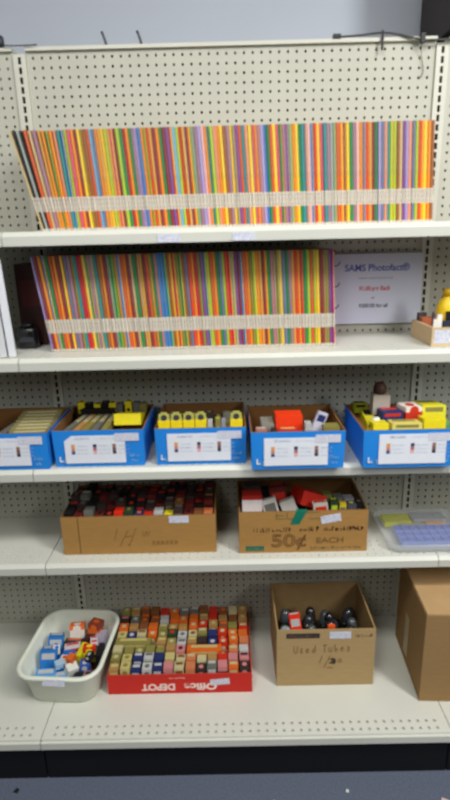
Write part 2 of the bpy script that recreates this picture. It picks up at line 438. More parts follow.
# ------------------------------------------------------------------ small cartons
COL = {
 'o': ('olive', (132,125,66)), 'y': ('cream-yellow', (188,175,112)), 'n': ('navy', (38,48,100)), 'w': ('white', (182,182,182)),
 't': ('tan', (166,126,76)), 'c': ('cream', (186,176,134)), 's': ('salmon', (194,116,76)), 'd': ('dark brown', (56,44,42)),
 'p': ('pink', (194,124,124)), 'g': ('orange', (208,98,34)), 'b': ('brown', (126,76,44)), 'r': ('red', (190,46,30)),
 'k': ('grey', (104,104,98)), 'K': ('black', (24,22,24)), 'Y': ('bright yellow', (226,210,30)), 'R': ('bright red', (226,44,20)),
 'B': ('blue', (36,116,190)), 'e': ('dark red', (96,28,24)), 'G': ('dark green', (44,66,44)), 'l': ('lime', (180,196,50)), 'a': ('sandy', (170,128,70)),
}
MESHC = {}
def carton_mesh(w, d, h, kind, q):
    key = (w, d, h, kind, q)
    if key in MESHC: return MESHC[key]
    mb = MB(); e = .0004
    if kind == 'band':
        mb.box(0, w, 0, d, 0, h*.55, 0).box(0, w, 0, d, h*.55, h*.8, 1).box(0, w, 0, d, h*.8, h, 0)
    elif kind == 'half':
        mb.box(0, w, 0, d, 0, h*.93, 1).box(0, w, 0, d, h*.93, h, 0)
    elif kind == 'head':
        mb.box(0, w, 0, d, 0, h*.72, 1).box(0, w, 0, d, h*.72, h, 0)
    else:
        mb.box(0, w, 0, d, 0, h, 0)
    # tuck flap on the top end, and its printed mark
    mb.box(w*.06, w*.94, d*.05, d*.5, h, h+.0007, 0)
    if kind in ('spot', 'head'):
        n = 12; pts_ = [(w*.5+w*.26*math.cos(2*PI*i/n), d*.5+d*.26*math.sin(2*PI*i/n)) for i in range(n)]
        mb.zprism(pts_, h+.0007, h+.0011, 1)
        b = len(mb.v); mb.v += [(w*.5+w*.28*math.cos(2*PI*i/n), -e, h*.8+w*.28*math.sin(2*PI*i/n)) for i in range(n)]
        mb.f.append(tuple(range(b, b+n))); mb.m.append(1)
    if kind == 'stripe':
        mb.box(w*.12, w*.88, d*.55, d*.9, h, h+.0008, 1); mb.box(w*.12, w*.88, -e, 0, h*.62, h*.9, 1)
    me = mb.mesh('small_carton'); me.materials.append(CARD); me.materials.append(CARD)
    MESHC[key] = me
    return me
def carton(label, loc, dims, c1, c2=None, kind='spot', rot=(0, 0, 0), group=None, name='small_carton', cat='carton'):
    w, d, h = dims
    o = link(name, carton_mesh(w, d, h, kind, 0)); o.rotation_euler = rot
    rm = Euler(rot).to_matrix(); low = min((rm @ Vector((a*w, b_*d, c_*h))).z for a in (0, 1) for b_ in (0, 1) for c_ in (0, 1))
    o.location = (loc[0], loc[1], loc[2]-low)      # its lowest corner rests at the given height
    c1 = COL[c1][1] if isinstance(c1, str) else c1; c2 = c2 or 'w'; c2 = COL[c2][1] if isinstance(c2, str) else c2
    for i, c in enumerate((c1, c2)):
        o.material_slots[i].link = 'OBJECT'; o.material_slots[i].material = mat(c, .5, .05, 60.)
    return tag(o, label, cat, group)
def euler_of(M): return M.to_euler()

# ------------------------------------------------------------------ third shelf: five blue boxes
BLUE = mat((34, 132, 220), .5, .03, 12.)
BROWN = mat((132, 92, 50), .85, .06, 20.)
LBLUE = mat((150, 196, 236), .6)
def squares(x, z, cols, s, y, parent):
    for i, c in enumerate(cols):
        MB().box(x, x+s, y-.0004, y, z-(i+1)*s, z-i*s-.0006).obj('colour_print', mat(c, .6), parent)
BOX_Z = SURF[2]+.0008
def blue_box(label, x, y, rz, sheet, ear=False, w=.268, d=.255, h=.114, seed=0, stick=True):
    t = thing('blue_box', label, 'box', (x, y, BOX_Z), (0, 0, R(rz)))
    open_box(MB(), w, d, h, .0045, .003).obj('box_body', [BLUE, BROWN], t)
    x0, x1, z0, z1 = sheet
    s = MB(); n = len(s.v)
    poly = [(x0, z0), (x1, z0), (x1, z1), (x0+(.022 if ear else .0006), z1), (x0, z1-(.016 if ear else .0006))]
    yy = -.0012
    s.v += [(px, yy, pz) for px, pz in poly] + [(px, yy+.0008, pz) for px, pz in poly]
    s.f += [(0,1,2,3,4), (9,8,7,6,5)] + [(i, i+5, (i+1) % 5+5, (i+1) % 5) for i in range(5)]; s.m += [0]*7
    lab = s.obj('paper_label', mat((222, 226, 236), .7, .015), t)
    wl = x1-x0; zc = z0+(z1-z0)*.70; sq = .0105
    for fx, cs in ((.11, [(214,150,90), (206,136,104), (70,74,130)]), (.47, [(52,60,92), (176,110,120), (224,176,176)]), (.79, [(150,110,100), (120,84,84), (52,50,66)])):
        squares(x0+wl*fx, zc, cs, sq, yy-.0002, lab)
        for k in range(3): scribble(x0+wl*fx+.016, x0+wl*fx+.05, zc-.008-k*.0115, .0035, yy-.0001, mat((176, 184, 200), .7), lab, seed=seed*9+k, thick=.0007)
    scribble(x0+.03, x0+.075, z1-.012, .008, yy-.0001, mat((150, 156, 176), .7), lab, seed=seed+40, thick=.0011)
    scribble(x0+.09, x1-.02, z1-.011, .004, yy-.0001, mat((190, 196, 210), .7), lab, seed=seed+50, thick=.0007)
    if stick: MB().box(w-.085, w-.014, -.0022, -.0014, h-.034, h-.010).obj('price_sticker', STICK, t)
    lettering('L', .022, WHITE, t, (.02, -.0004, .024), bold=.0008)
    scribble(.027, min(x0+.05, .1), .013, .013, -.0002, LBLUE, t, seed=seed+7, thick=.0022)
    scribble(w-.044, w-.018, .03, .009, -.0002, LBLUE, t, seed=seed+8, thick=.0016)
    scribble(w-.040, w-.022, .014, .010, -.0002, LBLUE, t, seed=seed+9, thick=.0016)
    return t
BOXES = [(-.217, -.306, 0), (.062, -.293, 0), (.362, -.293, 0), (.641, -.343, 0), (.958, -.348, 0)]
blue_box('leftmost blue open box, cut off by the picture edge, of flat striped cartons', *BOXES[0], (.03, .215, .014, .10), seed=1)
blue_box('blue open box with a dog-eared label under a wide yellow carton, second from left', *BOXES[1], (.034, .212, .012, .098), True, seed=2)
blue_box('middle blue open box with a front row of yellow cartons', *BOXES[2], (.036, .222, .012, .098), seed=3)
blue_box('blue open box holding the big red-orange carton', *BOXES[3], (.037, .219, .012, .096), seed=4)
blue_box('rightmost blue open box, heaped highest with yellow cartons', *BOXES[4], (.045, .235, .012, .102), seed=5)
ZB = BOX_Z+.005
def P(i, x, y, z): return (BOXES[i][0]+x, BOXES[i][1]+y, ZB+z)

# box one: flat striped long cartons lying in a slanted stack, a grey one across
for k in range(8):
    carton('flat olive-and-cream carton in leftmost blue box, %s in its slanted stack from the front' % ordinal(k+1), P(0, .135, .035+k*.021, .06+k*.0035), (.125, .016, .032), 'o' if k % 2 else (134, 128, 96), 'c', 'stripe', (R(-12), 0, R(3)), 'flat striped cartons in the leftmost blue box')
carton('long grey carton slanting beside the striped stack in leftmost blue box', P(0, .098, .04, .066), (.022, .15, .022), 'k', 'c', 'plain', (R(6), 0, R(-14)))
carton('yellow carton end at the front left of the leftmost blue box', P(0, .08, .012, .055), (.012, .02, .05), 'Y', 'c', 'plain', (0, 0, 0))
carton('brown flat carton at the bottom of the leftmost blue box', P(0, .014, .03, .001), (.10, .2, .05), 'b', 'c', 'plain')
carton('grey filler carton under the striped stack in the leftmost blue box', P(0, .13, .02, .001), (.13, .2, .055), 'k', 'c', 'plain')

# box two
carton('wide bright yellow carton at the right of the dog-eared blue box', P(1, .168, .075, .076), (.082, .09, .034), 'Y', 'l', 'plain', (R(-14), 0, 0))
carton('tan carton lying under the wide yellow one in the dog-eared blue box', P(1, .178, .02, .001), (.076, .18, .07), 'a', 'c', 'plain')
carton('dark carton lying at the bottom left of the dog-eared blue box', P(1, .014, .02, .001), (.13, .2, .07), 'd', 'c', 'plain')
for k, (x, y, a, c) in enumerate([(.020, .04, -20, 'k'), (.048, .035, -17, 'a'), (.075, .035, -15, 'o'), (.103, .035, -12, 'k'), (.134, .035, -7, 'o')]):
    carton('long %s carton slanting in the dog-eared blue box, %s from its left side' % (COL[c][0], ordinal(k+1)), P(1, x, y, .074), (.018, .12, .022), c, 'c', 'stripe', (R(8), 0, R(a)), 'slanting cartons in the dog-eared blue box')
for k, (x, c) in enumerate([(.026, 'Y'), (.05, 'K'), (.078, 'Y'), (.104, 'K'), (.128, 'Y'), (.15, 'k'), (.18, 'Y'), (.206, 'k'), (.228, 'o')]):
    carton('%s small carton in back row of the dog-eared blue box, %s from left' % (COL[c][0], ordinal(k+1)), P(1, x, .205, .001), (.021, .028, .132-.004*(k % 3)), c, 'K' if c == 'Y' else 'k', 'head', (0, 0, 0), 'back row cartons in the dog-eared blue box')
carton('black long carton lying across the dog-eared blue box before the back row', P(1, .045, .165, .095), (.105, .03, .025), 'K', 'd', 'plain', (0, 0, R(-4)))

# box three: front row of yellow cartons
for k, (x, w) in enumerate([(.010, .035), (.047, .034), (.083, .034), (.119, .034), (.222, .036)]):
    ds = ['far left of', 'second from left in', 'third from left in', 'fourth from left in', 'at the far right of']
    t = thing('tube_carton', 'yellow flap-top carton, %s the front row of the middle blue box' % ds[k], 'carton', P(2, x, .010, .0045), (R(-4), 0, 0), 'yellow cartons in the front row of the middle blue box')
    bevel(MB().box(0, w, 0, .034, 0, .122).obj('carton_body', mat((232, 208, 26), .45, .04), t), .0008)
    MB().box(.002, w-.002, .004, .007, .122, .142).box(.008, w-.008, .004, .007, .142, .147).obj('top_flap', mat((178, 176, 90), .5), t)
    MB().lathe([(.009, 0), (.009, .001)], 14, Matrix.Translation((w*.5, .0035, .131)) @ Matrix.Rotation(PI/2, 4, 'X')).obj('emblem', mat((60, 60, 66), .5), t)
carton('narrow pale grey carton right of four yellow ones, middle blue box', P(2, .156, .012, .001), (.014, .03, .122), 'w', 'k', 'plain')
carton('greenish-yellow narrow carton in the front row of the middle blue box', P(2, .178, .014, .001), (.016, .03, .128), 'o', 'l', 'head')
carton('lilac-grey narrow carton in the front row of the middle blue box', P(2, .196, .012, .001), (.012, .03, .124), (150, 146, 158), 'w', 'plain')
for k, c in enumerate('dkKokdKkd'):
    carton('%s carton in the rear row of the middle blue box, %s from left' % (COL[c][0], ordinal(k+1)), P(2, .012+k*.027, .07+.01*(k % 3), .001), (.024, .03, .118+.006*(k % 2)), c, 'o', 'head', (0, 0, 0), 'rear row cartons in the middle blue box')

# box four
carton('big red-orange carton standing in the fourth blue box', P(3, .076, .06, .001), (.078, .06, .134), (236, 62, 22), (230, 170, 70), 'plain')
for k in range(5):
    carton('thin grey carton in the stack left of the red-orange one, %s from the bottom' % ordinal(k+1), P(3, .034, .05, .001+k*.023), (.036, .08, .02), 'k' if k % 2 else (140, 136, 126), 'c', 'plain', (0, 0, 0), 'thin grey cartons left of the red-orange carton')
carton('white card carton tilting against the right side of the fourth blue box', P(3, .172, .05, .07), (.03, .012, .075), (196, 196, 214), 'n', 'stripe', (0, R(22), R(6)))
carton('pale grey carton just right of the red-orange carton in fourth blue box', P(3, .158, .03, .001), (.018, .03, .12), 'w', 'k', 'plain')
carton('pinkish small carton at the front left of the fourth blue box', P(3, .016, .012, .001), (.03, .03, .11), (176, 120, 104), 'w', 'stripe')
carton('dark small carton at the front of the fourth blue box before the red-orange one', P(3, .06, .014, .001), (.016, .03, .108), 'd', 'w', 'plain')
carton('red low carton at the front of the fourth blue box before the red-orange one', P(3, .08, .012, .001), (.055, .03, .107), 'r', 'y', 'stripe')
carton('olive carton near the right front corner of the fourth blue box', P(3, .21, .02, .001), (.045, .04, .112), 'o', 'y', 'plain')

# box five: heaped
B5 = [
 ('long yellow carton lying along the left side of the rightmost blue box', (.022, .05, .084), (.03, .15, .028), (206,196,40), 'K', 'stripe', (0, 0, R(-6))),
 ('yellow carton end at the front left of the rightmost blue box', (.03, .012, .088), (.044, .05, .03), 'Y', 'K', 'plain', (R(-6), 0, 0)),
 ('cream-yellow carton lying at the front of the rightmost blue box', (.084, .014, .088), (.085, .05, .03), (216,206,110), 'o', 'stripe', (R(-4), 0, 0)),
 ('bright yellow carton at the front right of the rightmost blue box', (.174, .016, .083), (.062, .05, .045), 'Y', 'l', 'plain', (R(-4), 0, 0)),
 ('dark blue carton with red label on the heap in the rightmost blue box', (.072, .075, .102), (.062, .05, .034), 'n', 'r', 'stripe', (0, 0, R(4))),
 ('white carton with a red lower half on the heap in the rightmost blue box', (.140, .075, .102), (.052, .06, .046), (224,214,204), 'r', 'head', (0, 0, R(10))),
 ('pale grey tall carton at the top of the heap in the rightmost blue box', (.058, .13, .112), (.05, .05, .06), (176,168,158), 'k', 'plain', (0, 0, R(-4))),
 ('big yellow carton at the right rear of the rightmost blue box', (.192, .08, .088), (.068, .10, .05), (216,208,40), 'o', 'stripe', (R(-8), 0, 0)),
 ('lime-yellow carton at the left rear of the rightmost blue box', (.02, .205, .095), (.04, .03, .03), 'l', 'K', 'stripe', (0, 0, 0)),
 ('pale green carton at the right wall of the rightmost blue box', (.236, .02, .08), (.024, .05, .034), (90,150,96), 'c', 'plain', (0, 0, 0)),
 ('tan carton at the bottom left of the rightmost blue box', (.012, .02, .001), (.12, .215, .082), 'a', 'c', 'plain', (0, 0, 0)),
 ('grey carton at the bottom right of the rightmost blue box', (.135, .02, .001), (.10, .215, .082), 'k', 'c', 'plain', (0, 0, 0)),
 ('brown carton in the middle layer at the rear of the rightmost blue box', (.07, .1, .083), (.10, .12, .018), 'b', 'c', 'plain', (0, 0, 0)),
]
for lb, p, d, c1, c2, k, r in B5: carton(lb, P(4, *p), d, c1, c2, k, r)
o = MB().lathe([(.010, 0), (.012, .003), (.012, .034), (.009, .04)], 18).obj('white_bottle', mat((226, 226, 216), .4), None, True)
o.location = P(4, .052, .07, .084); tag(o, 'small white bottle between yellow cartons in the rightmost blue box', 'bottle')
o = MB().lathe([(.016, 0), (.02, .006), (.02, .02), (.014, .032), (.006, .036)], 18).obj('brown_stopper', mat((70, 46, 36), .5), None, True)
o.location = P(4, .083, .155, .1725); tag(o, 'dark brown stopper on top of the pale grey carton in the rightmost blue box', 'stopper')

# ------------------------------------------------------------------ fourth shelf
TAPE = mat((176, 140, 88), .35, .04)
PEN = mat((116, 84, 46), .7)
S4 = SURF[3]+.0008
lc = thing('brown_carton', 'wide low brown carton of dark tube cartons, left on the fourth shelf', 'box', (.045, -.258, S4))
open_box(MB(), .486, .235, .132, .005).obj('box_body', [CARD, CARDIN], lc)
MB().box(.052, .055, -.0004, 0, .002, .13).obj('seam', mat((110, 78, 40), .8), lc)
MB().box(.34, .402, -.0012, -.0002, .106, .13).obj('price_sticker', STICK, lc)
hand = []
def seg(x, z, pts_, s=1., y=-.001): hand.append([(x+px*s, y, z+pz*s) for px, pz in pts_])
seg(.165, .05, [(0, 0), (.012, .042)]); seg(.18, .028, [(0, 0), (.03, .055)]); seg(.205, .028, [(0, .008), (.006, 0), (.03, .062)]); seg(.20, .06, [(0, 0), (.02, .004)])
seg(.255, .06, [(0, .02), (.004, 0), (.012, .018), (.016, .002), (.024, .02)])
for k in range(6): seg(.285+k*.014, .03, [(0, 0), (.003, .018), (.007, .002), (.01, .014)], .9)
strokes(hand, .0009, mat((136, 100, 54), .8), lc, 'handwriting')

lrows = ['KekeKRGnrwYdebs', 'KdKdedKKdedbeKe', 'dkKedKKdeKKedeb', 'KdKeKKdKKKdeKKd', 'KKdKdKKeKdKKdKe']
spots = {'n': 'g', 's': 'g', 'K': 'r', 'd': 'k', 'e': 'K', 'r': 'd', 'b': 't', 'R': 'R', 'G': 'o', 'w': 'k', 'Y': 'Y', 't': 'd', 'k': 'w'}
for j, line in enumerate(lrows):
    for i, c in enumerate(line):
        h = .118 + rnd.uniform(0, .022) + (.012 if j in (1, 2) else 0)
        where = 'front row' if j == 0 else '%s row from the front' % ordinal(j+1)
        carton('%s carton in the wide brown carton, %s, %s from left' % (COL[c][0], where, ordinal(i+1)),
               (.045+.009+i*.0314, -.258+.009+j*.0432, S4+.006), (.0285, .0385, round(h, 3)), c, spots[c], rnd.choice(['spot', 'stripe', 'head', 'band']),
               (R(-1), 0, R(rnd.uniform(-2, 2))), 'dark tube cartons in the wide brown carton', 'tube_carton')

rc = thing('fifty_cent_carton', 'brown printed carton hand-marked 50\u00a2 each, right on the fourth shelf', 'box', (.604, -.27, S4))
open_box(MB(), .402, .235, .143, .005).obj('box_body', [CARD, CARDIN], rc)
GRN = mat((34, 96, 78), .5); INKBR = mat((78, 50, 26), .7)
lettering('50\u00a2', .062, mat((104, 72, 36), .7), rc, (.155, -.0006, .040), 'handwriting', width=.11, outline=.0012)
lettering('EACH', .026, PEN, rc, (.285, -.0006, .040), 'handwriting', width=.085, bold=.0004)
scribble(.045, .155, .073, .016, -.0002, INKBR, rc, seed=21, thick=.0042)
scribble(.19, .245, .073, .016, -.0002, INKBR, rc, seed=22, thick=.0038)
scribble(.265, .385, .073, .016, -.0002, INKBR, rc, seed=23, thick=.0038)
scribble(.225, .385, .010, .010, -.0002, mat((70, 92, 66), .7), rc, seed=24, thick=.0026)
MB().box(.02, .078, -.0006, 0, .008, .024).obj('print_block', GRN, rc)
scribble(.024, .074, .012, .007, -.0008, mat((96, 140, 110), .6), rc, seed=25, thick=.0018)
strokes([[(.116, -.0006, .141), (.116, -.0006, .118), (.146, -.0006, .118)], [(.150, -.0006, .141), (.150, -.0006, .118), (.172, -.0006, .118)], [(.118, -.0006, .13), (.142, -.0006, .13)], [(.215, -.0006, .118), (.255, -.0006, .118)], [(.20, -.0006, .139), (.25, -.0006, .139)]], .0009, mat((66, 92, 58), .7), rc, 'print_outline')
tp = MB(); tp.v += [(.160, -.0012, .099), (.188, -.0012, .099), (.212, -.0012, .1432), (.178, -.0012, .1432)]; tp.f.append((0, 1, 2, 3)); tp.m.append(0)
tp.v += [(.178, -.0012, .1432), (.212, -.0012, .1432), (.212, .012, .1436), (.178, .012, .1436)]; tp.f.append((4, 5, 6, 7)); tp.m.append(0)
o = tp.obj('tape', mat((24, 112, 92), .3), rc); md = o.modifiers.new('thick', 'SOLIDIFY'); md.thickness = .0005
st = MB().box(0, .062, -.0012, -.0002, 0, .026).obj('price_sticker', STICK, rc); st.location = (.258, 0, .098); st.rotation_euler = (0, R(-10), 0)
def Q(x, y, z): return (.604+x, -.27+y, S4+.006+z)
R4 = [
 ('tall carton with red top and white front at far left, in the 50\u00a2 carton', (.012, .01, 0), (.062, .06, .172), (168,36,24), (214,204,204), 'half', (R(-6), 0, 0)),
 ('narrow white carton leaning left, second from left in the 50\u00a2 carton', (.108, .015, .02), (.046, .03, .135), (198,194,190), 'k', 'stripe', (R(-10), R(-16), 0)),
 ('dark red carton behind the two leaning white ones in the 50\u00a2 carton', (.118, .075, .0), (.056, .05, .165), 'e', 'r', 'stripe', (R(-8), R(-6), 0)),
 ('second leaning white carton, at the middle of the 50\u00a2 carton', (.178, .018, .02), (.046, .03, .13), (192,188,182), 'k', 'plain', (R(-10), R(-22), 0)),
 ('big bright red carton lying with a white end in the 50\u00a2 carton', (.196, .045, .088), (.085, .09, .045), (206,40,24), 'r', 'plain', (R(-12), R(22), R(12))),
 ('pale grey carton end under the big red carton in the 50\u00a2 carton', (.24, .012, .08), (.045, .03, .07), (186,176,164), 'r', 'stripe', (0, R(-6), 0)),
 ('dark green carton right of the big red one in the 50\u00a2 carton', (.29, .02, .02), (.024, .03, .13), 'G', 'l', 'stripe', (R(-5), 0, 0)),
 ('yellow-topped small carton at the front right of the 50\u00a2 carton', (.318, .015, .02), (.02, .03, .125), (208,186,40), 'k', 'stripe', (R(-5), 0, 0)),
 ('dark grey carton with lime mark near the right of the 50\u00a2 carton', (.342, .015, .02), (.028, .03, .122), (76,76,84), 'l', 'spot', (R(-5), 0, 0)),
 ('black small carton at the right wall of the 50\u00a2 carton', (.371, .02, .02), (.02, .03, .124), 'K', 'k', 'spot', (R(-5), 0, 0)),
 ('olive carton in the rear right of the 50\u00a2 carton', (.275, .075, .02), (.03, .04, .125), (120,116,60), 'd', 'band', (R(-5), 0, 0)),
 ('grey striped carton in the rear right of the 50\u00a2 carton', (.31, .07, .02), (.03, .04, .118), 'k', 'w', 'band', (R(-5), 0, 0)),
 ('pale lilac carton in the rear right corner of the 50\u00a2 carton', (.345, .07, .02), (.03, .04, .112), (150,146,156), 'd', 'band', (R(-5), 0, 0)),
 ('dark brown carton behind the tall red and white one in the 50\u00a2 carton', (.02, .09, 0), (.055, .05, .17), 'd', 'r', 'band', (R(-5), 0, 0)),
 ('black carton behind the first leaning white one in the 50\u00a2 carton', (.074, .10, 0), (.03, .05, .15), 'K', 'r', 'band', (R(-5), 0, 0)),
]
for lb, p, d, c1, c2, k, r in R4: carton(lb, Q(*p), d, c1, c2, k, r, None, 'tube_carton')

# plastic organiser tray on the right of the fourth shelf
def rrect(w, d, r, n=5, cx=0., cy=0.):
    out = []
    for sx, sy, a0 in ((1, 1, 0), (-1, 1, 90), (-1, -1, 180), (1, -1, 270)):
        for k in range(n+1):
            a = R(a0+90*k/n); out.append((cx+sx*(w/2-r)+r*math.cos(a), cy+sy*(d/2-r)+r*math.sin(a)))
    return out
pl = bpy.data.materials.new('clear_plastic'); pl.use_nodes = True
b = pl.node_tree.nodes['Principled BSDF']; b.inputs['Base Color'].default_value = (.86, .88, .88, 1); b.inputs['Roughness'].default_value = .22
b.inputs['Alpha'].default_value = .1; b.inputs['Specular IOR Level'].default_value = .6
pl2 = pl.copy(); pl2.node_tree.nodes['Principled BSDF'].inputs['Alpha'].default_value = .3
og = thing('organizer_box', 'clear plastic compartment box of small parts at the shelf end right of the 50\u00a2 carton', 'organizer box', (1.212, -.176, S4))
mb = MB()
ring_loft(mb, [[(x, y, z) for x, y in rrect(w_, d_, r_)] for w_, d_, r_, z in ((.262, .218, .03, 0), (.276, .232, .034, .006), (.282, .238, .036, .030), (.274, .230, .034, .030), (.268, .224, .03, .006))], cap1=True)
mb.obj('box_body', pl2, og, True)
mb = MB(); ring_loft(mb, [[(x, y, z) for x, y in rrect(w_, d_, r_)] for w_, d_, r_, z in ((.284, .24, .036, .0305), (.286, .242, .037, .035), (.27, .228, .03, .037))])
mb.obj('lid', pl, og, False)
dv = MB()
for k in range(8): dv.box(-.095+k*.027, -.0938+k*.027, -.092, .01, .007, .028)
for k in range(4): dv.box(-.095, .095, -.092+k*.034, -.0908+k*.034, .007, .028)
dv.obj('divider', mat((104, 128, 196), .4), og)
for j in range(3):
    for i in range(7):
        MB().box(-.0925+i*.027, -.0705+i*.027, -.0895+j*.034, -.0605+j*.034, .0075, .0235).obj('blue_packet', mat((62+6*((i+j) % 3), 88, 176), .5), og)
for k, (x0_, x1_, y0_, y1_, c, nm) in enumerate([(-.115, -.02, .03, .095, (200, 204, 10), 'yellow_packet'), (-.015, .10, .045, .1, (176, 178, 186), 'grey_packet'), (-.07, .02, .014, .028, (160, 150, 70), 'olive_packet'), (.02, .085, .014, .04, (206, 152, 88), 'orange_packet')]):
    bevel(MB().box(x0_, x1_, y0_, y1_, .0075, .027).obj(nm, mat(c, .45, .15, 90.), og), .004)

# ------------------------------------------------------------------ base shelf: wash tub
S5 = .1648
TUB = mat((222, 226, 212), .4, .02, 6.)
tu = thing('wash_tub', 'pale grey-white plastic tub of mixed cartons on the bottom shelf at left', 'tub', (.031, -.258, S5), (0, 0, R(-4)))
mb = MB()
prof = [(.212, .222, .05, 0), (.222, .232, .054, .004), (.254, .272, .058, .118), (.258, .276, .058, .124), (.276, .294, .066, .125), (.280, .298, .067, .121), (.280, .298, .067, .113), (.275, .293, .066, .113), (.274, .292, .066, .119), (.256, .274, .058, .119)]
outer = [[(x, y, z) for x, y in rrect(w_*.99, d_*1.13, r_, 6)] for w_, d_, r_, z in prof[:2] + [(.252, .268, .058, .110), (.256, .274, .058, .115), (.274, .292, .066, .114), (.280, .298, .068, .117), (.280, .298, .068, .122), (.275, .293, .066, .126), (.258, .276, .058, .126), (.250, .268, .056, .120), (.215, .226, .05, .008), (.2, .21, .045, .005)]]
ring_loft(mb, outer)
mb.obj('tub_body', TUB, tu, True)
st = MB().box(-.035, .035, -.0008, .0002, -.011, .009).obj('price_sticker', STICK, tu); st.location = (.004, -.1710, .1165); st.rotation_euler = (R(-14), 0, 0)
def T(x, y, z): return (.034+x*.95+.06*y, -.262+y*1.08-.06*x, S5+.0065+z)
TB = [
 ('white-topped blue carton at the left rear of the tub', (-.098, .0, .022), (.05, .05, .07), 'B', 'w', 'stripe', (R(-20), R(8), R(10))),
 ('white-topped blue carton in the middle of the tub left side', (-.102, -.055, .02), (.055, .052, .07), 'B', 'w', 'stripe', (R(-20), R(4), R(6))),
 ('blue and white carton lying in the front left corner of the tub', (-.095, -.105, .03), (.065, .042, .04), (80,150,208), 'w', 'stripe', (R(8), 0, R(4))),
 ('large blue carton slanting down the tub middle', (-.052, -.06, .035), (.032, .10, .045), (30,96,170), 'B', 'plain', (R(4), R(10), R(-18))),
 ('light blue carton at the tub front beside the sticker', (-.028, -.112, .03), (.05, .042, .036), (96,162,214), 'w', 'stripe', (0, 0, R(16))),
 ('orange-topped white carton near the rear of the tub', (-.03, .055, .065), (.05, .034, .05), (232,110,50), (222,216,208), 'head', (R(-12), 0, R(6))),
 ('dark carton below the orange-topped one in the tub', (-.042, .02, .04), (.06, .03, .045), (58,44,52), 'g', 'stripe', (R(-10), 0, R(-4))),
 ('red and white carton in the centre of the tub', (-.025, -.01, .045), (.052, .03, .045), (206,196,196), 'r', 'stripe', (R(-8), 0, R(12))),
 ('white carton with orange print before the centre of the tub', (-.03, -.05, .045), (.05, .034, .04), (214,208,214), 'g', 'stripe', (R(6), 0, R(-8))),
 ('brown-red tall carton in the rear right of the tub', (.028, .06, .05), (.042, .04, .075), (132,56,44), 'g', 'head', (R(-10), R(6), R(-14))),
 ('dark maroon carton before the brown-red one in the tub', (.03, .025, .04), (.045, .03, .06), (70,36,40), 'd', 'band', (R(-8), 0, R(-6))),
 ('bright yellow slim carton in the right half of the tub', (.025, -.03, .05), (.016, .06, .045), (206,196,30), 'l', 'plain', (R(4), 0, R(-8))),
 ('red and yellow carton right of the slim yellow one in the tub', (.045, -.02, .05), (.04, .034, .05), (206,40,30), 'Y', 'head', (R(-6), 0, R(6))),
 ('lilac-grey carton at the right rear wall of the tub', (.075, .03, .05), (.034, .045, .05), (166,158,176), 'k', 'plain', (R(-6), R(-8), R(-4))),
 ('black slim carton at the right wall of the tub', (.092, -.03, .04), (.016, .06, .055), (30,26,32), 'e', 'plain', (0, 0, R(-4))),
 ('white square carton turned as a diamond at the tub front', (.012, -.088, .05), (.036, .03, .034), (216,216,208), 'w', 'plain', (R(14), R(8), R(38))),
 ('black carton right of the white diamond at the tub front', (.034, -.104, .03), (.04, .036, .04), (28,30,40), 'k', 'plain', (0, 0, R(-6))),
 ('blue carton with a white end at the right front of the tub', (.05, -.07, .045), (.032, .034, .042), (52,84,170), 'w', 'spot', (0, 0, R(8))),
 ('pinkish carton in the right front corner of the tub', (.068, -.1, .03), (.03, .034, .042), (170,128,126), 'd', 'stripe', (0, 0, R(-4))),
 ('grey carton at the rear wall of the tub', (.0, .1, .01), (.06, .03, .045), 'k', 'd', 'plain', (0, 0, 0)),
]
TB += [
 ('small white carton end left of the red and white one in the tub', (-.062, -.02, .07), (.022, .026, .03), (214,212,214), 'B', 'spot', (R(-18), R(10), R(24))),
 ('small orange carton end behind the white diamond in the tub', (.002, -.056, .085), (.022, .026, .022), 'g', 'w', 'plain', (R(10), 0, R(-20))),
 ('small pale blue carton end at the left front of the white diamond in the tub', (-.03, -.078, .075), (.026, .022, .02), (150,190,222), 'w', 'stripe', (R(8), R(6), R(30))),
 ('small dark carton end between the slim yellow and black cartons in the tub', (.066, -.052, .088), (.02, .03, .02), 'K', 'w', 'spot', (0, R(-8), R(-14))),
 ('small white carton end in front of the lilac-grey carton in the tub', (.064, .01, .09), (.024, .022, .022), (206,200,206), 'r', 'stripe', (R(-10), 0, R(12))),
]
for lb, p, d, c1, c2, k, r in TB: carton(lb, T(*p), d, c1, c2, k, r)
for k, (x, y) in enumerate([(-.074, -.07), (-.070, .005), (.004, -.072), (.008, .003)]):
    carton('brown filler carton in the bottom layer of the tub, %s' % ['front left', 'rear left', 'front right', 'rear right'][k], T(x, y, .0), (.066, .066, .03), 'b', 'k', 'plain')

# ------------------------------------------------------------------ red lid full of tube cartons
REDM = mat((196, 32, 20), .5, .04, 14.)
LX, LY = .169, -.360
rl = thing('red_box_lid', 'shallow red box lid with upside-down white lettering, packed with tube cartons', 'box lid', (LX, LY, S5), (0, 0, 0))
open_box(MB(), .467, .298, .074, .004).obj('lid_body', [REDM, mat((176, 60, 44), .7)], rl)
WHT = mat((236, 214, 206), .6)
lettering('Office', .035, WHT, rl, (.300, -.0005, .027), rot=(PI/2, PI, 0), width=.105, bold=.0012)
lettering('DEPOT', .034, WHT, rl, (.164, -.0005, .027), rot=(PI/2, PI, 0), width=.108, bold=.0012)
scribble(.20, .25, .058, .005, -.0002, WHT, rl, seed=61, thick=.0011)
st = MB().box(0, .062, -.0012, -.0002, 0, .022).obj('price_sticker', STICK, rl); st.location = (.333, 0, .030); st.rotation_euler = (0, R(-4), 0)
LID = [
 'tynwnpcsdkpgd',
 'oynwnycsctrpp',
 'cooootpctgrsw',
 'ooootowtdnrgs',
 'yncgoGwconrgg',
 'gtbgotagrtbor',
 'dkbbwgggtrtbt',
 'otbbrgkkbrbct',
]
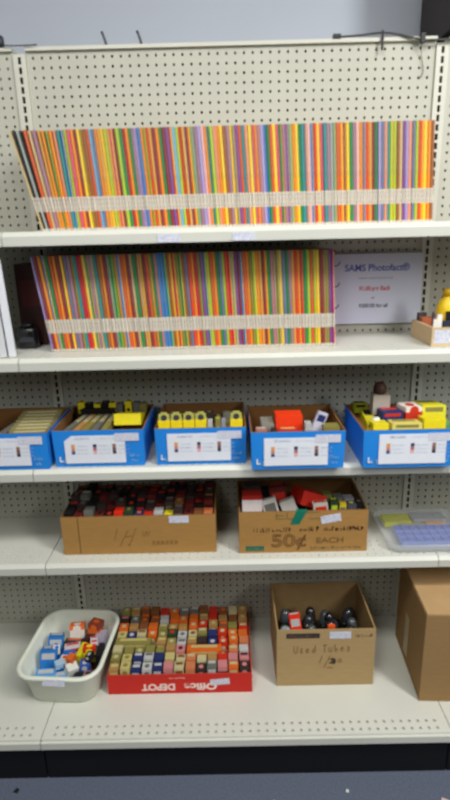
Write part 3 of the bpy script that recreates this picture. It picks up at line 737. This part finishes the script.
LSPOT = {'t': 'y', 'y': 'o', 'n': 'w', 'w': 'k', 'p': 'd', 'c': 'b', 's': 'c', 'd': 'p', 'k': 'w', 'g': 'c', 'o': 'c', 'r': 'c', 'b': 'g', 'G': 'r', 'a': 'c'}
px, py = .0352, .0356
ROWN = ['front row', 'second row from front', 'third row from front', 'fourth row from front', 'fifth row from front', 'sixth row from front', 'seventh row from front', 'back row']
for j, line in enumerate(LID):
    for i, c in enumerate(line):
        h = .082 + j*.0025 + rnd.uniform(-.006, .008)
        if (j == 2 and 7 <= i <= 10) or (j == 3 and i <= 3): h = .062
        if j >= 7: h += .004
        carton('%s tube carton in the red lid, %s, %s from left' % (COL[c][0], ROWN[j], ordinal(i+1)),
               (LX+.0062+i*px, LY+.0062+j*py, S5+.0048), (.0305, .0315, round(h, 3)), c, LSPOT[c], rnd.choice(['spot', 'stripe', 'stripe', 'band', 'plain', 'head']),
               (R(rnd.uniform(-2, 0)), R(rnd.uniform(-1.2, 1.2)), R(rnd.uniform(-2, 2))), 'tube cartons in the red lid', 'tube_carton')
carton('long orange carton lying across the third row in the red lid', (LX+.0062+7*px, LY+.0062+2*py, S5+.0048+.064), (.115, .032, .026), 'g', 'y', 'stripe', (0, 0, 0), None, 'tube_carton')
carton('long olive carton lying across the fourth row in the red lid', (LX+.0062, LY+.0062+3*py, S5+.0048+.066), (.12, .032, .026), 'o', 'y', 'stripe', (0, 0, 0), None, 'tube_carton')

# ------------------------------------------------------------------ box of used tubes
ut = thing('open_carton', 'tall open cardboard carton of used dark tubes, right on the bottom shelf', 'box', (.717, -.338, S5))
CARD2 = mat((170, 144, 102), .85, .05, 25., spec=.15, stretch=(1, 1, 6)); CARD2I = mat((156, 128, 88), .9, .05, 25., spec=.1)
UW, UD, UH = .315, .25, .215
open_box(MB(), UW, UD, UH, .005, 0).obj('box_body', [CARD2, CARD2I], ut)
MB().box(.03, .137, -.0006, 0, .185, .203).obj('print_block', mat((52, 46, 46), .6), ut)
scribble(.038, .13, .189, .009, -.0008, mat((120, 84, 60), .6), ut, seed=70, thick=.003)
MB().box(.168, .236, -.0012, -.0002, .182, .208).obj('price_sticker', STICK, ut)
scribble(.25, .30, .186, .012, -.0002, mat((130, 96, 56), .8), ut, seed=71, thick=.003)
hand = []
U_ = {'u': [[(0, 1), (0, .2), (.3, 0), (.6, .2), (.6, 1)], [(.6, .2), (.7, 0)]], 's': [[(.6, .9), (.2, 1), (.1, .7), (.5, .4), (.5, .05), (0, .1)]],
      'e': [[(0, .5), (.6, .6), (.5, .95), (.15, .9), (0, .4), (.2, 0), (.6, .15)]], 'd': [[(.6, .2), (.3, 0), (0, .3), (.2, .8), (.6, .6)], [(.65, 1.7), (.6, 0)]],
      'T': [[(0, 1.6), (.9, 1.65)], [(.45, 1.6), (.4, 0)]], 'b': [[(0, 1.7), (.05, 0), (.5, .1), (.55, .6), (.05, .6)]], 'U': [[(0, 1.6), (.05, .3), (.35, 0), (.7, .3), (.75, 1.6)]]}
x = .055
for ch in 'Used Tubes':
    if ch != ' ':
        for pl_ in U_[ch]: hand.append([(x+px_*.0155, -.001, .128+pz_*.0165+(x-.05)*.03) for px_, pz_ in pl_])
    x += .0195 if ch != ' ' else .014
hand.append([(.138, -.001, .088), (.146, -.001, .116)])
hand.append([(.152, -.001, .07), (.172, -.001, .116)])
hand.append([(.166, -.001, .102), (.178, -.001, .104), (.182, -.001, .094), (.168, -.001, .088), (.184, -.001, .086)])
hand.append([(.198, -.001, .098), (.206, -.001, .104), (.210, -.001, .094), (.200, -.001, .09), (.198, -.001, .098)])
hand.append([(.160, -.001, .070), (.182, -.001, .070)])
strokes(hand, .0009, mat((120, 88, 50), .7), ut, 'handwriting')
strokes([[(.176, -.001, .104), (.186, -.001, .104), (.19, -.001, .094), (.174, -.001, .09), (.188, -.001, .088)], [(.178, -.001, .099), (.187, -.001, .097)]], .0028, mat((60, 48, 40), .7), ut, 'handwriting')
# the tubes: glass bulbs with dark bases, heaped
def vacuum_tube(label, loc, rot, s=1., base=(26, 24, 26), glass=(50, 52, 58)):
    t = thing('radio_tube', label, 'radio tube', loc, rot, 'used tubes in the open carton')
    MB().lathe([(.012*s, 0), (.0145*s, .002*s), (.0145*s, .024*s), (.013*s, .027*s)], 16).obj('base', mat(base, .4), t, True)
    MB().lathe([(.013*s, .027*s), (.0165*s, .034*s), (.0165*s, .062*s), (.012*s, .072*s), (.004*s, .077*s)], 18).obj('bulb', mat(glass, .12, .2, 80., spec=.8), t, True)
    for a in range(4):
        MB().tube([(.007*s*math.cos(a*PI/2), .007*s*math.sin(a*PI/2), 0), (.007*s*math.cos(a*PI/2), .007*s*math.sin(a*PI/2), -.009*s)], .0012*s, 6).obj('pin', mat((140, 136, 120), .4, metal=.8), t)
    return t
def Vv(x, y, z): return (.717+x, -.338+y, S5+z)
n_t = 0
WH = ['front row', 'middle row', 'rear row']
for j in range(3):
    for i in range(8):
        if j == 0 and i < 2: continue
        n_t += 1
        gl = [(44, 46, 52), (30, 30, 34), (70, 76, 80), (40, 36, 40)][(i*3+j) % 4]
        vacuum_tube('dark radio tube in the open carton, %s, %s from left' % (WH[j], ordinal(i+1)), Vv(.034+i*.0352, .038+j*.060+(i % 2)*.008, .079+.006*((i+j) % 3)), (R([-16, 12, -8][(i+j) % 3]), R([10, -14, 18, -6][(i+2*j) % 4]), 0), 1., (24, 22, 24), gl)
carton('bright red-orange carton sticking up among the used tubes', Vv(.056, .03, .135), (.036, .026, .092), (226, 48, 22), 'w', 'stripe', (R(-10), R(-8), 0), None, 'tube_carton')
carton('small orange carton end low among the used tubes at the front', Vv(.165, .010, .15), (.022, .012, .07), (220, 84, 30), 'r', 'plain', (0, 0, 0), None, 'tube_carton')
carton('flat brown carton filling the bottom of the used tube carton', Vv(.012, .012, .006), (.29, .225, .058), (60, 50, 44), 'd', 'plain')
o = MB().lathe([(.016, 0), (.0205, .004), (.0205, .03), (.014, .045), (.006, .05)], 18).obj('grey_radio_tube', mat((128, 140, 140), .15, .5, 120., spec=.8), None, True)
o.location = Vv(.03, .03, .155); tag(o, 'silvery grey tube at the left end of the used tubes', 'radio tube')

# ------------------------------------------------------------------ big closed carton
bc = thing('closed_carton', 'big closed cardboard carton cut off by the right picture edge', 'box', (1.158, -.409, S5), (0, 0, R(-3)))
CARD3 = mat((150, 120, 80), .85, .05, 22., spec=.15, stretch=(1, 1, 6))
bevel(MB().box(0, .46, 0, .30, 0, .317).obj('box_body', CARD3, bc), .002)
CARD_LIT = mat((178, 146, 104), .85, .05, 22., spec=.15)  # lighter cardboard for the top flaps, overhead light put into the colour
MB().box(.003, .46, .001, .148, .3175, .321).obj('flap', CARD_LIT, bc)
MB().box(.003, .46, .152, .299, .3175, .321).obj('flap', CARD_LIT, bc)
MB().box(-.0008, 0, .155, .195, .03, .18).obj('tape', mat((172, 160, 128), .4), bc)

# ------------------------------------------------------------------ things along the top
db = thing('dark_cabinet', 'dark cabinet with brown front on top of the shelving at the right picture edge', 'cabinet', (1.230, -.02, 2.1175))
bevel(MB().box(0, .30, .004, .27, .012, .50).obj('cabinet_body', mat((46, 38, 36), .55, .1, 20., stretch=(6, 1, 1)), db), .003)
MB().box(.004, .296, 0, .0038, .016, .496).obj('front_panel', mat((104, 60, 28), .5, .2, 20., stretch=(6, 1, 1)), db)
for y0 in (.11, .225): MB().box(-.004, .03, y0, y0+.035, 0, .0285).obj('foot', mat((190, 188, 176), .5), db)
for y0 in (.11, .225): MB().box(.27, .304, y0, y0+.035, 0, .0285).obj('foot', mat((190, 188, 176), .5), db)

def smooth_path(pts_, n=6):
    p = [Vector(q) for q in pts_]; out = []
    for i in range(len(p)-1):
        a, b_, c, d = p[max(i-1, 0)], p[i], p[i+1], p[min(i+2, len(p)-1)]
        for k in range(n):
            t = k/n
            out.append(.5*((2*b_)+(-a+c)*t+(2*a-5*b_+4*c-d)*t*t+(-a+3*b_-3*c+d)*t**3))
    out.append(p[-1]); return out
WIRE = mat((66, 66, 66), .5)
cd = thing('power_cord', 'grey cord lying along the shelving top towards the dark cabinet', 'cord', (0, 0, 0))
MB().tube(smooth_path([(.915, -.006, 2.1215), (.98, -.007, 2.124), (1.04, -.010, 2.128), (1.09, -.014, 2.121), (1.15, -.018, 2.106), (1.2, -.019, 2.1045), (1.27, -.018, 2.104)]), .0028).obj('cable', WIRE, cd, True)
MB().box(.902, .924, -.014, .003, 2.117, 2.1275).obj('plug', DARKM, cd)
MB().box(1.038, 1.0445, -.0165, -.0125, 2.083, 2.132).obj('cable_tie', BLACK, cd)
MB().box(1.149, 1.160, -.026, -.014, 2.097, 2.121).obj('clip', DARKM, cd)
dw = MB().tube(smooth_path([(1.153, -.018, 2.098), (1.156, -.008, 2.075), (1.163, -.0045, 2.05), (1.167, -.0045, 2.03), (1.160, -.0045, 2.012)]), .0011).obj('loose_wire_cord', mat((110, 110, 104), .5), None, True)
tag(dw, 'thin loose wire dangling over the pegboard below the dark cabinet', 'wire')
lw = thing('power_cord', 'dark cord with a connector at the top left corner of the shelving', 'cord', (0, 0, 0))
MB().tube(smooth_path([(-.045, -.016, 2.121), (-.02, -.016, 2.119), (.02, -.016, 2.1185), (.057, -.015, 2.120)]), .0016).obj('cable', DARKM, lw, True)
MB().lathe([(.008, 0), (.011, .003), (.011, .026), (.006, .032)], 14, Matrix.Translation((-.05, -.004, 2.1165))).obj('connector', mat((36, 42, 58), .4), lw, True)
for i, (x, lb) in enumerate([(.249, 'left one of two slanting dark pegs above the top rail'), (.350, 'right one of two slanting dark pegs above the top rail')]):
    t = MB().tube([(x+.004, .0, 2.117), (x+.0015, .0, 2.128), (x-.003, 0, 2.142), (x-.007, 0, 2.152)], .0038, 8).obj('rail_peg', mat((70, 74, 84), .4), None, True)
    tag(t, lb, 'peg')
# bits on the carpet
for lb, x, y, w, c, nm in [('tiny white scrap on the carpet below the tall open carton', .687, -.60, .006, (220,220,214), 'paper_scrap'), ('tiny white scrap on the carpet right of the first, by the kick plate', .905, -.57, .005, (220,220,214), 'paper_scrap'), ('small black scrap on the carpet at the left below the kick plate', -.083, -.55, .008, BLACK and (16,16,18), 'rubber_scrap'), ('pale pink scrap on the carpet in the bottom right corner', 1.178, -.615, .02, (206,178,172), 'paper_scrap')]:
    o = MB().zprism([(-w, -w*.6), (w*.7, -w), (w, w*.4), (-w*.2, w)], 0, .002).obj(nm, mat(c, .8)); o.location = (x, y, .0012); tag(o, lb, 'scrap')

# ------------------------------------------------------------------ light: ceiling fluorescents in the aisle, soft room light
def area(name, loc, target, sx, sy, power, col=(1, .995, .955)):
    l = bpy.data.lights.new(name, 'AREA'); l.shape = 'RECTANGLE'; l.size = sx; l.size_y = sy; l.energy = power; l.color = col
    o = bpy.data.objects.new(name, l); C.objects.link(o); o.location = loc
    o.rotation_euler = (Vector(target)-Vector(loc)).to_track_quat('-Z', 'Y').to_euler()
    return o
area('ceiling_light', (.9, -1.55, 2.98), (.9, -1.2, 0), 2.8, .4, 44)
area('ceiling_light', (2.6, -2.2, 2.95), (1.6, -.5, 1.0), .5, 2.2, 72)
area('ceiling_light', (-.2, -2.6, 2.95), (.2, -.6, .6), .5, 2.4, 22)
wd = bpy.data.worlds.new('room_light'); bpy.context.scene.world = wd; wd.use_nodes = True
wd.node_tree.nodes['Background'].inputs[0].default_value = (1, .95, .88, 1); wd.node_tree.nodes['Background'].inputs[1].default_value = .045

# ------------------------------------------------------------------ camera
cam = bpy.data.cameras.new('camera'); co = bpy.data.objects.new('camera', cam); C.objects.link(co)
tilt, roll, yaw = .2857, -.0247, -.0066
fw = Vector((math.sin(yaw)*math.cos(tilt), math.cos(yaw)*math.cos(tilt), -math.sin(tilt)))
rt = Vector((math.cos(yaw), -math.sin(yaw), 0)); up = rt.cross(fw)
r2 = rt*math.cos(roll)+up*math.sin(roll); u2 = -rt*math.sin(roll)+up*math.cos(roll)
M = Matrix((r2, u2, -fw)).transposed().to_4x4(); M.translation = (.5802, -1.7908, 1.5738)
co.matrix_world = M
cam.sensor_fit = 'VERTICAL'; cam.sensor_height = 24; cam.lens = 545.18/800*24
cam.dof.use_dof = True; cam.dof.focus_distance = 60; cam.dof.aperture_fstop = cam.lens/1000/.0072
sc = bpy.context.scene; sc.camera = co
sc.view_settings.view_transform = 'Standard'; sc.view_settings.look = 'None'; sc.view_settings.gamma = 1; sc.view_settings.use_curve_mapping = False
sc.view_settings.exposure = 0.07
